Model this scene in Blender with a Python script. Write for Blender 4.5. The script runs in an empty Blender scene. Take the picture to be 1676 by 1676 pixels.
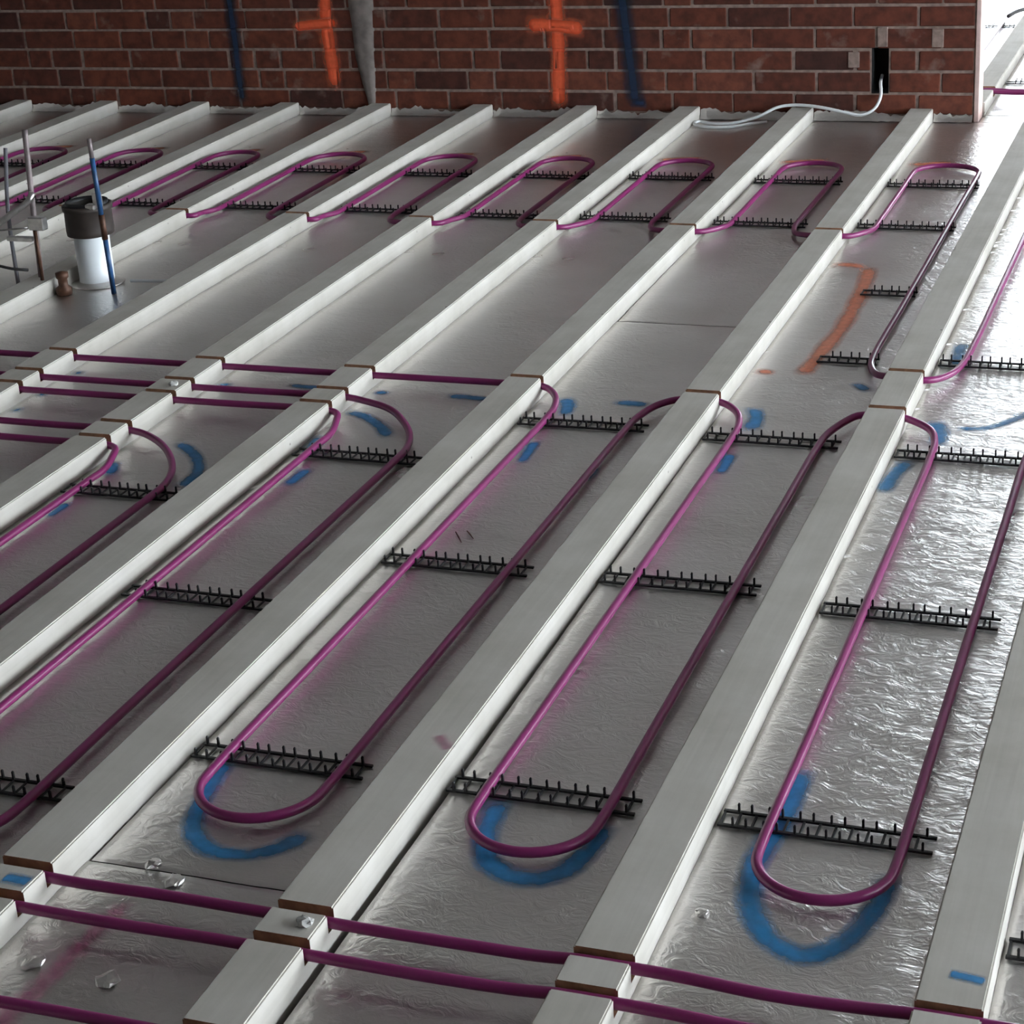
import bpy, bmesh, math, random
from mathutils import Vector, Matrix, noise

random.seed(7)
SC = bpy.context.scene
COL = SC.collection

# ------------------------------------------------------------------ camera
cam_d = bpy.data.cameras.new('camera')
cam = bpy.data.objects.new('camera', cam_d)
COL.objects.link(cam)
cam_d.sensor_width = 36.0
cam_d.lens = 3249.477 / 1676.0 * 36.0
cam_d.clip_start = 0.05
cr = Vector((0.9398367, 0.33642873, -0.05935222))
cu = Vector((-0.07759583, 0.37942079, 0.92196461))
cf = Vector((-0.33269485, 0.8618907, -0.38269905))
m = Matrix((cr, cu, -cf)).transposed().to_4x4()
m.translation = Vector((0.78600237, -2.87884217, 1.59320904))
cam.matrix_world = m
SC.camera = cam

# ------------------------------------------------------------------ world (pale overcast sky) and exposure
world = bpy.data.worlds.new('overcast_sky')
SC.world = world
world.use_nodes = True
wn = world.node_tree
wn.nodes.clear()
w_out = wn.nodes.new('ShaderNodeOutputWorld')
w_bg = wn.nodes.new('ShaderNodeBackground')
w_bg.inputs['Color'].default_value = (0.83, 0.925, 1.0, 1)
w_bg.inputs['Strength'].default_value = 18.5
wn.links.new(w_bg.outputs[0], w_out.inputs[0])

SC.view_settings.view_transform = 'Standard'
SC.view_settings.look = 'None'
SC.view_settings.gamma = 1.0
SC.view_settings.use_curve_mapping = False
SC.view_settings.exposure = 0.0
SC.cycles.use_denoising = True
SC.cycles.max_bounces = 8

# ------------------------------------------------------------------ materials
def mat(name):
    mt = bpy.data.materials.new(name)
    mt.use_nodes = True
    nt = mt.node_tree
    b = nt.nodes['Principled BSDF']
    return mt, nt, b

def N(nt, typ, **kw):
    n = nt.nodes.new(typ)
    for k, v in kw.items():
        if k in n.inputs.keys():
            n.inputs[k].default_value = v
        else:
            setattr(n, k, v)
    return n

def ramp(nt, stops, fac=None):
    r = nt.nodes.new('ShaderNodeValToRGB')
    el = r.color_ramp.elements
    while len(el) < len(stops):
        el.new(0.5)
    for e, (p, c) in zip(el, stops):
        e.position = p
        e.color = (c[0], c[1], c[2], 1)
    if fac is not None:
        nt.links.new(fac, r.inputs['Fac'])
    return r

def coords(nt, scale=(1, 1, 1), out='Object'):
    tc = nt.nodes.new('ShaderNodeTexCoord')
    mp = nt.nodes.new('ShaderNodeMapping')
    mp.inputs['Scale'].default_value = scale
    nt.links.new(tc.outputs[out], mp.inputs['Vector'])
    return mp.outputs['Vector']

def noise_node(nt, vec, scale, detail=3.0, rough=0.5, typ=None, dist=0.0):
    n = nt.nodes.new('ShaderNodeTexNoise')
    if typ:
        n.noise_type = typ
    n.inputs['Scale'].default_value = scale
    n.inputs['Detail'].default_value = detail
    n.inputs['Roughness'].default_value = rough
    n.inputs['Distortion'].default_value = dist
    nt.links.new(vec, n.inputs['Vector'])
    return n

def mix(nt, a, b, fac, typ='MIX'):
    mx = nt.nodes.new('ShaderNodeMix')
    mx.data_type = 'RGBA'
    mx.blend_type = typ
    for v, i in ((fac, 0), (a, 6), (b, 7)):
        if hasattr(v, 'links'):
            nt.links.new(v, mx.inputs[i])
        elif isinstance(v, (int, float)):
            mx.inputs[i].default_value = v
        else:
            mx.inputs[i].default_value = (v[0], v[1], v[2], 1)
    return mx.outputs[2]

def bump(nt, b, height, strength, dist, chain=None):
    bp = nt.nodes.new('ShaderNodeBump')
    bp.inputs['Strength'].default_value = strength
    bp.inputs['Distance'].default_value = dist
    nt.links.new(height, bp.inputs['Height'])
    if chain is not None:
        nt.links.new(chain, bp.inputs['Normal'])
    nt.links.new(bp.outputs[0], b.inputs['Normal'])
    return bp.outputs[0]

def simple(name, col, rough=0.5, metal=0.0, var=0.0, scale=20.0, bmp=0.0):
    mt, nt, b = mat(name)
    b.inputs['Base Color'].default_value = (*col, 1)
    b.inputs['Roughness'].default_value = rough
    b.inputs['Metallic'].default_value = metal
    v = coords(nt)
    n = noise_node(nt, v, scale, 4)
    if var:
        r = ramp(nt, [(0.3, [c * (1 - var) for c in col]), (0.7, [min(1, c * (1 + var)) for c in col])], n.outputs['Fac'])
        nt.links.new(r.outputs[0], b.inputs['Base Color'])
    if bmp:
        bump(nt, b, n.outputs['Fac'], bmp, 0.002)
    return mt

def make_timber():
    mt, nt, b = mat('dusty_timber')
    v = coords(nt, (60, 2.2, 60))
    g = noise_node(nt, v, 1.0, 5, 0.6, dist=0.6)
    v2 = coords(nt, (6, 6, 6))
    d = noise_node(nt, v2, 1.0, 5, 0.6)
    c1 = ramp(nt, [(0.25, (0.515, 0.485, 0.445)), (0.75, (0.585, 0.555, 0.51))], g.outputs['Fac'])
    c2 = ramp(nt, [(0.3, (0.80, 0.79, 0.76)), (0.7, (1.0, 1.0, 1.0))], d.outputs['Fac'])
    col = mix(nt, c1.outputs[0], c2.outputs[0], 1.0, 'MULTIPLY')
    v3 = coords(nt, (1, 1, 1))
    sp = N(nt, 'ShaderNodeTexVoronoi', Scale=17.0)
    nt.links.new(v3, sp.inputs['Vector'])
    spots = ramp(nt, [(0.03, (1, 1, 1)), (0.075, (0, 0, 0))], sp.outputs['Distance'])
    sel = noise_node(nt, v3, 9.0, 1)
    sel2 = ramp(nt, [(0.53, (0, 0, 0)), (0.56, (1, 1, 1))], sel.outputs['Fac'])
    msk = mix(nt, spots.outputs[0], sel2.outputs[0], 1.0, 'MULTIPLY')
    col = mix(nt, col, (0.12, 0.10, 0.085), msk)
    nt.links.new(col, b.inputs['Base Color'])
    b.inputs['Roughness'].default_value = 0.8
    b.inputs['Specular IOR Level'].default_value = 0.12
    bump(nt, b, g.outputs['Fac'], 0.12, 0.002)
    return mt

def make_foil():
    mt, nt, b = mat('crinkled_foil')
    v = coords(nt, (1, 1, 1))
    vs = coords(nt, (0.85, 1.2, 1.0))
    big = noise_node(nt, v, 3.0, 3, 0.5)
    r = ramp(nt, [(0.3, (0.69, 0.66, 0.635)), (0.7, (0.83, 0.80, 0.785))], big.outputs['Fac'])
    nt.links.new(r.outputs[0], b.inputs['Base Color'])
    b.inputs['Metallic'].default_value = 1.0
    rr = ramp(nt, [(0.3, (0.27,) * 3), (0.7, (0.37,) * 3)], big.outputs['Fac'])
    nt.links.new(rr.outputs[0], b.inputs['Roughness'])
    n1 = noise_node(nt, vs, 30.0, 4, 0.6, dist=1.8)
    n2 = noise_node(nt, vs, 34.0, 3, 0.6, 'RIDGED_MULTIFRACTAL', 0.8)
    zone = noise_node(nt, v, 4.5, 2, 0.5)
    zr = ramp(nt, [(0.42, (0, 0, 0)), (0.62, (1, 1, 1))], zone.outputs['Fac'])
    mul = N(nt, 'ShaderNodeMath', operation='MULTIPLY')
    nt.links.new(n2.outputs['Fac'], mul.inputs[0])
    nt.links.new(zr.outputs[0], mul.inputs[1])
    c = bump(nt, b, n1.outputs['Fac'], 0.40, 0.008)
    bump(nt, b, mul.outputs[0], 0.24, 0.006, c)
    return mt

def make_brick():
    mt, nt, b = mat('red_brick')
    oi = nt.nodes.new('ShaderNodeObjectInfo')
    geo = nt.nodes.new('ShaderNodeNewGeometry')
    base = ramp(nt, [(0.0, (0.050, 0.015, 0.011)), (0.12, (0.092, 0.023, 0.013)), (0.7, (0.14, 0.034, 0.017)), (1.0, (0.16, 0.046, 0.026))], oi.outputs['Random'])
    n = nt.nodes.new('ShaderNodeTexNoise')
    n.inputs['Scale'].default_value = 26.0
    n.inputs['Detail'].default_value = 6.0
    nt.links.new(geo.outputs['Position'], n.inputs['Vector'])
    c = ramp(nt, [(0.3, (0.55, 0.5, 0.5)), (0.65, (1.1, 1.05, 1.0))], n.outputs['Fac'])
    col = mix(nt, base.outputs[0], c.outputs[0], 1.0, 'MULTIPLY')
    n2 = nt.nodes.new('ShaderNodeTexNoise')
    n2.inputs['Scale'].default_value = 9.0
    n2.inputs['Detail'].default_value = 5.0
    nt.links.new(geo.outputs['Position'], n2.inputs['Vector'])
    s = ramp(nt, [(0.62, (0, 0, 0)), (0.78, (0.6, 0.6, 0.6))], n2.outputs['Fac'])
    col = mix(nt, col, (0.27, 0.20, 0.17), s.outputs[0])
    nt.links.new(col, b.inputs['Base Color'])
    b.inputs['Roughness'].default_value = 0.9
    bump(nt, b, n.outputs['Fac'], 0.5, 0.004)
    return mt

def make_pipe():
    mt, nt, b = mat('purple_pipe_plastic')
    v = coords(nt)
    n = noise_node(nt, v, 6.0, 3)
    r = ramp(nt, [(0.3, (0.205, 0.016, 0.105)), (0.7, (0.25, 0.023, 0.137))], n.outputs['Fac'])
    nt.links.new(r.outputs[0], b.inputs['Base Color'])
    b.inputs['Roughness'].default_value = 0.31
    b.inputs['Specular IOR Level'].default_value = 0.5
    return mt

def make_paint(name, col, strength=0.9, rough=0.55, metal=0.0, lo=0.5):
    """sprayed paint: opaque core, feathered speckled edge (UV x runs across the stroke)"""
    mt, nt, b = mat(name)
    b.inputs['Base Color'].default_value = (*col, 1)
    b.inputs['Roughness'].default_value = rough
    b.inputs['Metallic'].default_value = metal
    at = nt.nodes.new('ShaderNodeUVMap')
    sx = nt.nodes.new('ShaderNodeSeparateXYZ')
    nt.links.new(at.outputs[0], sx.inputs[0])
    edge = ramp(nt, [(0.0, (0, 0, 0)), (0.40, (1, 1, 1)), (0.60, (1, 1, 1)), (1.0, (0, 0, 0))], sx.outputs[0])
    ends = ramp(nt, [(0.0, (0, 0, 0)), (0.10, (1, 1, 1)), (0.90, (1, 1, 1)), (1.0, (0, 0, 0))], sx.outputs[1])
    v = coords(nt)
    n = noise_node(nt, v, 55.0, 4, 0.6)
    rr = ramp(nt, [(0.25, (lo,) * 3), (0.6, (1, 1, 1))], n.outputs['Fac'])
    a = mix(nt, edge.outputs[0], ends.outputs[0], 1.0, 'MULTIPLY')
    a = mix(nt, a, rr.outputs[0], 1.0, 'MULTIPLY')
    mu = N(nt, 'ShaderNodeMath', operation='MULTIPLY')
    nt.links.new(a, mu.inputs[0])
    mu.inputs[1].default_value = strength
    nt.links.new(mu.outputs[0], b.inputs['Alpha'])
    return mt

M = {
    'timber': make_timber(),
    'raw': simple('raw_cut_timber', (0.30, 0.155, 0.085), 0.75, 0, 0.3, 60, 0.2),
    'shade_timber': simple('shade_tinted_timber', (0.44, 0.215, 0.115), 0.85, 0, 0.25, 25, 0.2),  # browner shade-side tint put into the colour, for brown foil reflections
    'foil': make_foil(),
    'board': simple('insulation_foam', (0.05, 0.045, 0.04), 0.9, 0, 0.2, 30),
    'brick': make_brick(),
    'mortar': simple('pale_mortar', (0.25, 0.178, 0.15), 0.95, 0, 0.3, 40, 0.6),
    'patch': simple('grey_mortar_patch', (0.19, 0.16, 0.145), 0.95, 0, 0.25, 25, 0.5),
    'reveal': simple('lit_plaster_reveal', (0.62, 0.45, 0.41), 0.85, 0, 0.15, 14, 0.3),  # plaster in lit mortar tone, daylight put into the colour
    'pipe': make_pipe(),
    'clip': simple('black_clip_plastic', (0.007, 0.007, 0.009), 0.5, 0, 0.2, 30),
    'blue': make_paint('blue_spray_paint', (0.022, 0.23, 0.52), 1.0, lo=.65),
    'orange': make_paint('orange_spray_paint_on_foil', (0.68, 0.20, 0.10), 0.85, lo=.65),
    'pink': make_paint('pink_spray_paint', (0.48, 0.10, 0.24), 0.5),
    'wblue': make_paint('blue_wall_paint', (0.006, 0.018, 0.045), 1.0, lo=.85),
    'worange': make_paint('orange_wall_paint', (0.80, 0.12, 0.045), 1.0, lo=.85),
    'slab': simple('dark_subfloor', (0.05, 0.045, 0.04), 0.95, 0, 0.3, 8),
    'ceiling': simple('grey_ceiling_board', (0.55, 0.53, 0.515), 0.9, 0, 0.05, 3),
    'plaster': simple('plaster_wall', (0.30, 0.28, 0.27), 0.9, 0, 0.1, 4),
    'render': simple('pale_wall_render', (0.62, 0.60, 0.585), 0.9, 0, 0.08, 4),
    'ground': simple('pale_yard_ground', (0.40, 0.39, 0.37), 0.95, 0, 0.2, 2),
    'void': simple('black_slot_lining', (0.004, 0.004, 0.005), 0.9),
    'white': simple('white_cable_sheath', (0.78, 0.79, 0.80), 0.35),
    'pvc': simple('white_pvc', (0.80, 0.83, 0.85), 0.3, 0, 0.05, 6),
    'collar': simple('dark_brown_rubber', (0.040, 0.030, 0.026), 0.6, 0, 0.3, 20),
    'steel': simple('galvanised_steel', (0.62, 0.60, 0.58), 0.3, 1.0, 0.2, 40),
    'dull': simple('dull_grey_tube', (0.26, 0.21, 0.21), 0.45, 0.3, 0.3, 30),
    'dblue': simple('blue_painted_steel', (0.018, 0.07, 0.18), 0.4, 0, 0.5, 30),
    'copper': simple('rusty_brown_fitting', (0.085, 0.038, 0.022), 0.5, 0.4, 0.4, 40),
    'wire': simple('dark_wire', (0.03, 0.028, 0.028), 0.5),
    'gwire': simple('grey_conduit', (0.16, 0.155, 0.17), 0.4),
    'crumb': simple('cement_crumb', (0.45, 0.44, 0.42), 0.9, 0, 0.3, 60, 0.6),
}

# ------------------------------------------------------------------ object helpers
def link(name, me, mats, parent=None):
    o = bpy.data.objects.new(name, me)
    COL.objects.link(o)
    if not isinstance(mats, (list, tuple)):
        mats = [mats]
    if not me.materials:
        for k in mats:
            me.materials.append(M[k])
    if parent is not None:
        o.parent = parent
    return o

def mesh(name, verts, faces, smooth=False, uvs=None, mi=None):
    me = bpy.data.meshes.new(name)
    me.from_pydata(verts, [], faces)
    if smooth:
        me.polygons.foreach_set('use_smooth', [True] * len(me.polygons))
    if mi:
        me.polygons.foreach_set('material_index', mi)
    if uvs:
        ul = me.uv_layers.new(name='UVMap')
        for lp in me.loops:
            ul.data[lp.index].uv = uvs[lp.vertex_index]
    me.update()
    return me

def tag(o, label=None, cat=None, group=None, kind=None):
    if label: o['label'] = label
    if cat: o['category'] = cat
    if group: o['group'] = group
    if kind: o['kind'] = kind
    return o

def empty(name, loc=(0, 0, 0), rz=0.0):
    o = bpy.data.objects.new(name, None)
    COL.objects.link(o)
    o.location = loc
    o.rotation_euler = (0, 0, rz)
    o.empty_display_size = 0.05
    return o

class MB:
    def __init__(s):
        s.v, s.f = [], []
    def box(s, x0, x1, y0, y1, z0, z1):
        i = len(s.v)
        s.v += [(x0, y0, z0), (x1, y0, z0), (x1, y1, z0), (x0, y1, z0), (x0, y0, z1), (x1, y0, z1), (x1, y1, z1), (x0, y1, z1)]
        s.f += [tuple(i + a for a in q) for q in ((0, 3, 2, 1), (4, 5, 6, 7), (0, 1, 5, 4), (1, 2, 6, 5), (2, 3, 7, 6), (3, 0, 4, 7))]
        return s
    def bevbox(s, x0, x1, y0, y1, z0, z1, b):
        """box with chamfered edges along every side (24 vertices)"""
        i = len(s.v)
        bm = bmesh.new()
        bmesh.ops.create_cube(bm, size=1.0)
        for v in bm.verts:
            v.co = ((x0 + x1) / 2 + v.co.x * (x1 - x0), (y0 + y1) / 2 + v.co.y * (y1 - y0), (z0 + z1) / 2 + v.co.z * (z1 - z0))
        bmesh.ops.bevel(bm, geom=list(bm.edges), offset=b, segments=1, affect='EDGES')
        bm.verts.index_update()
        s.v += [tuple(v.co) for v in bm.verts]
        s.f += [tuple(i + v.index for v in f.verts) for f in bm.faces]
        bm.free()
        return s
    def tube(s, pts, r, n=8, caps=True):
        pts = [Vector(p) for p in pts]
        i0 = len(s.v)
        rad = r if isinstance(r, (list, tuple)) else [r] * len(pts)
        t_prev = None
        for j, p in enumerate(pts):
            a = pts[max(j - 1, 0)]
            b = pts[min(j + 1, len(pts) - 1)]
            t = (b - a).normalized()
            if t_prev is None:
                ref = Vector((0, 0, 1)) if abs(t.z) < 0.9 else Vector((1, 0, 0))
                u = t.cross(ref).normalized()
            else:
                u = (u - t * u.dot(t)).normalized()
            w = t.cross(u)
            t_prev = t
            for k in range(n):
                an = 2 * math.pi * k / n
                s.v.append(tuple(p + (u * math.cos(an) + w * math.sin(an)) * rad[j]))
        for j in range(len(pts) - 1):
            for k in range(n):
                a = i0 + j * n + k
                b = i0 + j * n + (k + 1) % n
                s.f.append((a, b, b + n, a + n))
        if caps:
            s.f.append(tuple(i0 + k for k in reversed(range(n))))
            e = i0 + (len(pts) - 1) * n
            s.f.append(tuple(e + k for k in range(n)))
        return s
    def lathe(s, prof, cx, cy, n=28):
        i0 = len(s.v)
        for (r, z) in prof:
            for k in range(n):
                a = 2 * math.pi * k / n
                s.v.append((cx + r * math.cos(a), cy + r * math.sin(a), z))
        for j in range(len(prof) - 1):
            for k in range(n):
                a = i0 + j * n + k
                b = i0 + j * n + (k + 1) % n
                s.f.append((a, b, b + n, a + n))
        return s
    def build(s, name, mats, parent=None, smooth=False):
        return link(name, mesh(name, s.v, s.f, smooth), mats, parent)

def catmull(pts, step=0.012):
    P = [Vector(p) for p in pts]
    P = [P[0] * 2 - P[1]] + P + [P[-1] * 2 - P[-2]]
    out = []
    for i in range(1, len(P) - 2):
        p0, p1, p2, p3 = P[i - 1:i + 3]
        L = (p2 - p1).length
        n = max(1, min(int(L / step), 12 if L < 0.3 else 4))
        t0 = 0
        t1 = t0 + max((p1 - p0).length, 1e-5) ** 0.5
        t2 = t1 + max(L, 1e-5) ** 0.5
        t3 = t2 + max((p3 - p2).length, 1e-5) ** 0.5
        for j in range(n):
            t = t1 + (t2 - t1) * j / n
            A1 = p0 * ((t1 - t) / (t1 - t0)) + p1 * ((t - t0) / (t1 - t0))
            A2 = p1 * ((t2 - t) / (t2 - t1)) + p2 * ((t - t1) / (t2 - t1))
            A3 = p2 * ((t3 - t) / (t3 - t2)) + p3 * ((t - t2) / (t3 - t2))
            B1 = A1 * ((t2 - t) / (t2 - t0)) + A2 * ((t - t0) / (t2 - t0))
            B2 = A2 * ((t3 - t) / (t3 - t1)) + A3 * ((t - t1) / (t3 - t1))
            out.append(B1 * ((t2 - t) / (t2 - t1)) + B2 * ((t - t1) / (t2 - t1)))
    out.append(P[-2])
    return out

# ------------------------------------------------------------------ layout (metres; joist tops at z = 0)
JW = 0.088
JX = {-11: -4.950, -10: -4.492, -9: -4.047, -8: -3.586, -7: -3.151, -6: -2.720, -5: -2.259, -4: -1.805, -3: -1.370,
      -2: -0.910, -1: -0.444, 0: 0.006, 1: 0.470, 2: 0.925}
YW = 4.865           # face of the brick wall
WT = 0.11            # wall thickness
XE = -0.190          # right end of the brick wall
ZF = -0.05           # foil surface
ZB = -0.20           # sub floor
YN = -2.1            # near end of the joists (behind the frame)
YFAR = 9.0
ROW_N, ROW_M, ROW_R = 3.05, 1.53, 1.755
ORD = ['zeroth', 'first', 'second', 'third', 'fourth', 'fifth', 'sixth', 'seventh', 'eighth', 'ninth', 'tenth', 'eleventh']

def jn(k):
    if k <= -1:
        return ORD[-k] + ' joist from wall corner'
    return {0: 'joist running past the wall corner', 1: 'joist at the bottom right corner', 2: 'far right joist'}[k]

# ------------------------------------------------------------------ the setting
def struct(o):
    o['kind'] = 'structure'
    return o

XR_ = 7.0           # open right side of the building
ZC_ = 2.6           # ceiling height
struct(MB().box(-6.6, XR_, -8.0, 9.7, ZB - 0.1, ZB).build('floor', 'slab'))
struct(MB().box(XR_ + .02, 40, -20, 30, -0.45, -0.35).build('ground_outside', 'ground'))
struct(MB().box(-6.6, XR_ - .2, -8.0, YW + WT, ZC_, ZC_ + .2).build('ceiling', 'ceiling'))
struct(MB().box(-6.75, -6.6, -8.0, YW + WT, ZB, ZC_).build('wall_left', 'plaster'))
struct(MB().box(-6.6, XR_ - .2, -8.15, -8.0, ZB, ZC_).build('wall_rear', 'plaster'))

struct(MB().box(XR_ - .35, XR_ - .2, -8.0, -2.2, ZB, ZC_).build('wall_blocker_front', 'plaster'))  # added out of view to block daylight from the camera side
# added unseen wall and head narrow the opening, cutting light on joist tops
struct(MB().box(5.0, XR_ - .2, YW, YW + WT, ZB, ZC_).build('wall_blocker_right', 'plaster'))
struct(MB().box(XE + .02, 5.0, YW, YW + WT, 2.0, ZC_).build('trim_blocker_1', 'plaster'))
# unseen roofed space added behind, open low at its far end, dimming daylight
struct(MB().box(-3.2, XR_ - .2, YW + WT, 9.6, ZC_, ZC_ + .2).build('ceiling_blocker_back', 'ceiling'))
struct(MB().box(-3.3, -3.2, YW + WT, 9.6, ZB, ZC_).build('wall_back_left', 'plaster'))
fw = MB().box(-3.2, XR_ - .2, 9.6, 9.7, 1.25, ZC_ + .2).box(-3.2, -1.6, 9.6, 9.7, ZB, 1.25).box(1.0, XR_ - .2, 9.6, 9.7, ZB, 1.25)
struct(fw.build('wall_blocker_far', 'plaster'))
# --- brick wall: mortar core with a slot, one object per brick in view
CH = 0.0841
ZJ0 = 0.392          # a bed joint; others every CH
wall = empty('wall_back', (0, YW, ZB))
struct(wall)
wall['label'] = 'dark red brick wall with sprayed orange crosses and blue lines'
HX0, HX1, HZ0, HZ1 = -0.597, -0.530, 0.055, 0.232       # cable slot

def wl(v):      # world -> wall local
    return (v[0], v[1] - YW, v[2] - ZB)

def wbuild(mb, name, mats, smooth=False):
    mb.v = [wl(v) for v in mb.v]
    return mb.build(name, mats, wall, smooth)

core = MB()
yb0, yb1 = YW + 0.004, YW + WT
ZT = ZC_
core.box(-6.6, HX0, yb0, yb1, ZB, ZT)
core.box(HX1, XE + 0.004, yb0, yb1, ZB, ZT)
core.box(HX0, HX1, yb0, yb1, ZB, HZ0)
core.box(HX0, HX1, yb0, yb1, HZ1, ZT)
wbuild(core, 'mortar_core', 'mortar')
wbuild(MB().box(-6.6, XE + .002, YW - .006, YW + .01, ZJ0 + 3.02 * CH, ZT - .001), 'upper_render', 'render')
vd = MB()
vd.box(HX0 + .0006, HX1 - .0006, yb1 - 0.012, yb1 - 0.002, HZ0 + .0006, HZ1 - .0006)
vd.box(HX0 + .0006, HX0 + .003, YW + .006, yb1 - .012, HZ0 + .0006, HZ1 - .0006)
vd.box(HX1 - .003, HX1 - .0006, YW + .006, yb1 - .012, HZ0 + .0006, HZ1 - .0006)
vd.box(HX0 + .003, HX1 - .003, YW + .006, yb1 - .012, HZ0 + .0006, HZ0 + .003)
vd.box(HX0 + .003, HX1 - .003, YW + .006, yb1 - .012, HZ1 - .003, HZ1 - .0006)
o = wbuild(vd, 'cable_slot', 'void'); o['label'] = 'black vertical cable slot'
rv = MB().bevbox(XE - 0.012, XE + 0.006, YW - 0.002, YW + WT + 0.004, ZF - .1, ZT, 0.002)
o = wbuild(rv, 'end_reveal', 'reveal'); o['label'] = 'pale pink plastered wall end, light painted in'

def joint_xs(row):
    """x of the vertical joints, right to left"""
    rnd = random.Random(100 + row)
    xs = [XE - 0.012]
    x = (-0.42 if row % 2 == 0 else -0.328)
    while x > -6.6:
        xs.append(x)
        step = 0.2435
        if x < -1.9:
            step = rnd.choice([0.2435, 0.2435, 0.2435, 0.122, 0.16])
        elif x < -1.0:
            step = rnd.choice([0.2435, 0.2435, 0.2435, 0.2435, 0.122])
        x -= step + rnd.uniform(-0.006, 0.006)
    return xs

brick_meshes = {}
def brick_mesh(L):
    key = round(L / 0.012)
    if key not in brick_meshes:
        L = key * 0.012
        rnd = random.Random(key)
        b = MB().bevbox(-L / 2, L / 2, 0.0, 0.03, -0.0365, 0.0365, 0.0028)
        vv = []
        for v in b.v:
            q = Vector(v)
            d = noise.noise_vector(q * 30 + Vector((key, 0, 0))) * 0.0012
            vv.append((q.x + d.x, q.y + abs(d.y) * 0.6, q.z + d.z))
        me = mesh('brick', vv, b.f)
        me.materials.append(M['brick'])
        brick_meshes[key] = me
    return brick_meshes[key]

bed = {}
rows = range(-7, 8)      # course r lies between ZJ0 - CH*(4-r)... r=0 sits at the foil line
upper = MB()
joints = {}
for r in rows:
    z0 = ZJ0 + (r - 5) * CH
    zc = z0 + CH / 2
    if zc < ZB:
        continue
    xs = joint_xs(r)
    joints[r] = xs
    for a, b in zip(xs[:-1], xs[1:]):
        segs = [(b, a)]
        if z0 + CH > HZ0 + 0.02 and z0 < HZ1 - 0.02:
            ns = []
            for (p, q) in segs:
                if q <= HX0 or p >= HX1:
                    ns.append((p, q))
                else:
                    if HX0 - 0.006 - p > 0.03: ns.append((p, HX0 + 0.002))
                    if q - HX1 - 0.006 > 0.03: ns.append((HX1 - 0.002, q))
            segs = ns
        for (p, q) in segs:
            L = q - p - 0.011
            if L < 0.03:
                continue
            if 0 <= r <= 5 and p > -4.85:
                o = bpy.data.objects.new('brick', brick_mesh(L))
                COL.objects.link(o)
                o.parent = wall
                o.location = ((p + q) / 2, random.uniform(-0.0012, 0.0012), zc - ZB + random.uniform(-.0012, .0012))
                o.rotation_euler = (0, random.uniform(-.004, .004), random.uniform(-.003, .003))
            else:
                upper.box(p + .0055, q - .0055, YW, YW + .03, zc - .0365, zc + .0365)
o = wbuild(upper, 'upper_brickwork', 'brick')
o['kind'] = 'stuff'

def wall_y(x, z):
    """surface of the wall: brick face, or the mortar between"""
    r = math.floor((z - ZJ0) / CH) + 5
    zz = (z - ZJ0) / CH - math.floor((z - ZJ0) / CH)
    inb = 0.055 < zz < 0.945
    if inb and r in joints:
        for x0 in joints[r]:
            if abs(x - x0) < 0.005:
                inb = False
    return YW - 0.0022 + (0 if inb else 0.0034)

def wall_stroke(paths, name, m_, label):
    verts, faces, uvs = [], [], []
    nx = 9
    for pi_, (pts, wd) in enumerate(paths):
        P = catmull([(p[0], 0, p[1]) for p in pts], 0.004)
        D = [P[0]]
        for p in P[1:]:
            if (p - D[-1]).length > 0.0045:
                D.append(p)
        # refine long catmull pieces
        E_ = []
        for a, b in zip(D[:-1], D[1:]):
            n = max(1, int((b - a).length / 0.005))
            E_ += [a.lerp(b, i / n) for i in range(n)]
        D = E_ + [D[-1]]
        i0 = len(verts)
        for j, p in enumerate(D):
            t = (D[min(j + 1, len(D) - 1)] - D[max(j - 1, 0)]).normalized()
            s = Vector((t.z, 0, -t.x))
            ww = wd * (1.45 + 0.25 * noise.noise(p * 14))
            for k in range(nx):
                q = p + s * ww * (k / (nx - 1) - 0.5)
                verts.append(wl((q.x, wall_y(q.x, q.z) - .0007 * pi_, q.z)))
                uvs.append((k / (nx - 1), min(j, len(D) - 1 - j) * 0.0045 / max(wd, .01) * 0.2 if True else 0))
        for j in range(len(D) - 1):
            for k in range(nx - 1):
                a = i0 + j * nx + k
                faces.append((a, a + 1, a + nx + 1, a + nx))
    uvs = [(u, min(v, 0.5)) for u, v in uvs]
    o = link(name, mesh(name, verts, faces, False, uvs), m_, wall)
    o['label'] = label
    return o

wall_stroke([([(-2.885, .50), (-2.895, .42), (-2.90, .34), (-2.895, .25), (-2.888, .15), (-2.885, .045)], .060),
             ([(-3.06, .318), (-2.99, .326), (-2.92, .332), (-2.84, .338)], .046)], 'paint_cross', 'worange', 'orange sprayed cross left of the grey patch')
wall_stroke([([(-1.875, .50), (-1.872, .42), (-1.87, .30), (-1.872, .18), (-1.878, .06), (-1.88, -.015)], .060),
             ([(-2.01, .322), (-1.94, .324), (-1.87, .320), (-1.75, .306)], .056)], 'paint_cross', 'worange', 'bright orange sprayed cross beside the blue line')
wall_stroke([([(-3.345, .50), (-3.345, .42), (-3.34, .25), (-3.34, .12), (-3.335, -.01)], .052)], 'paint_line', 'wblue', 'thin dark blue sprayed line')
wall_stroke([([(-1.60, .50), (-1.592, .42), (-1.575, .24), (-1.562, .12), (-1.55, -.01)], .066),
             ([(-1.57, .012), (-1.50, .010)], .03)], 'paint_line', 'wblue', 'broad dark blue sprayed line with a foot')
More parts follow.
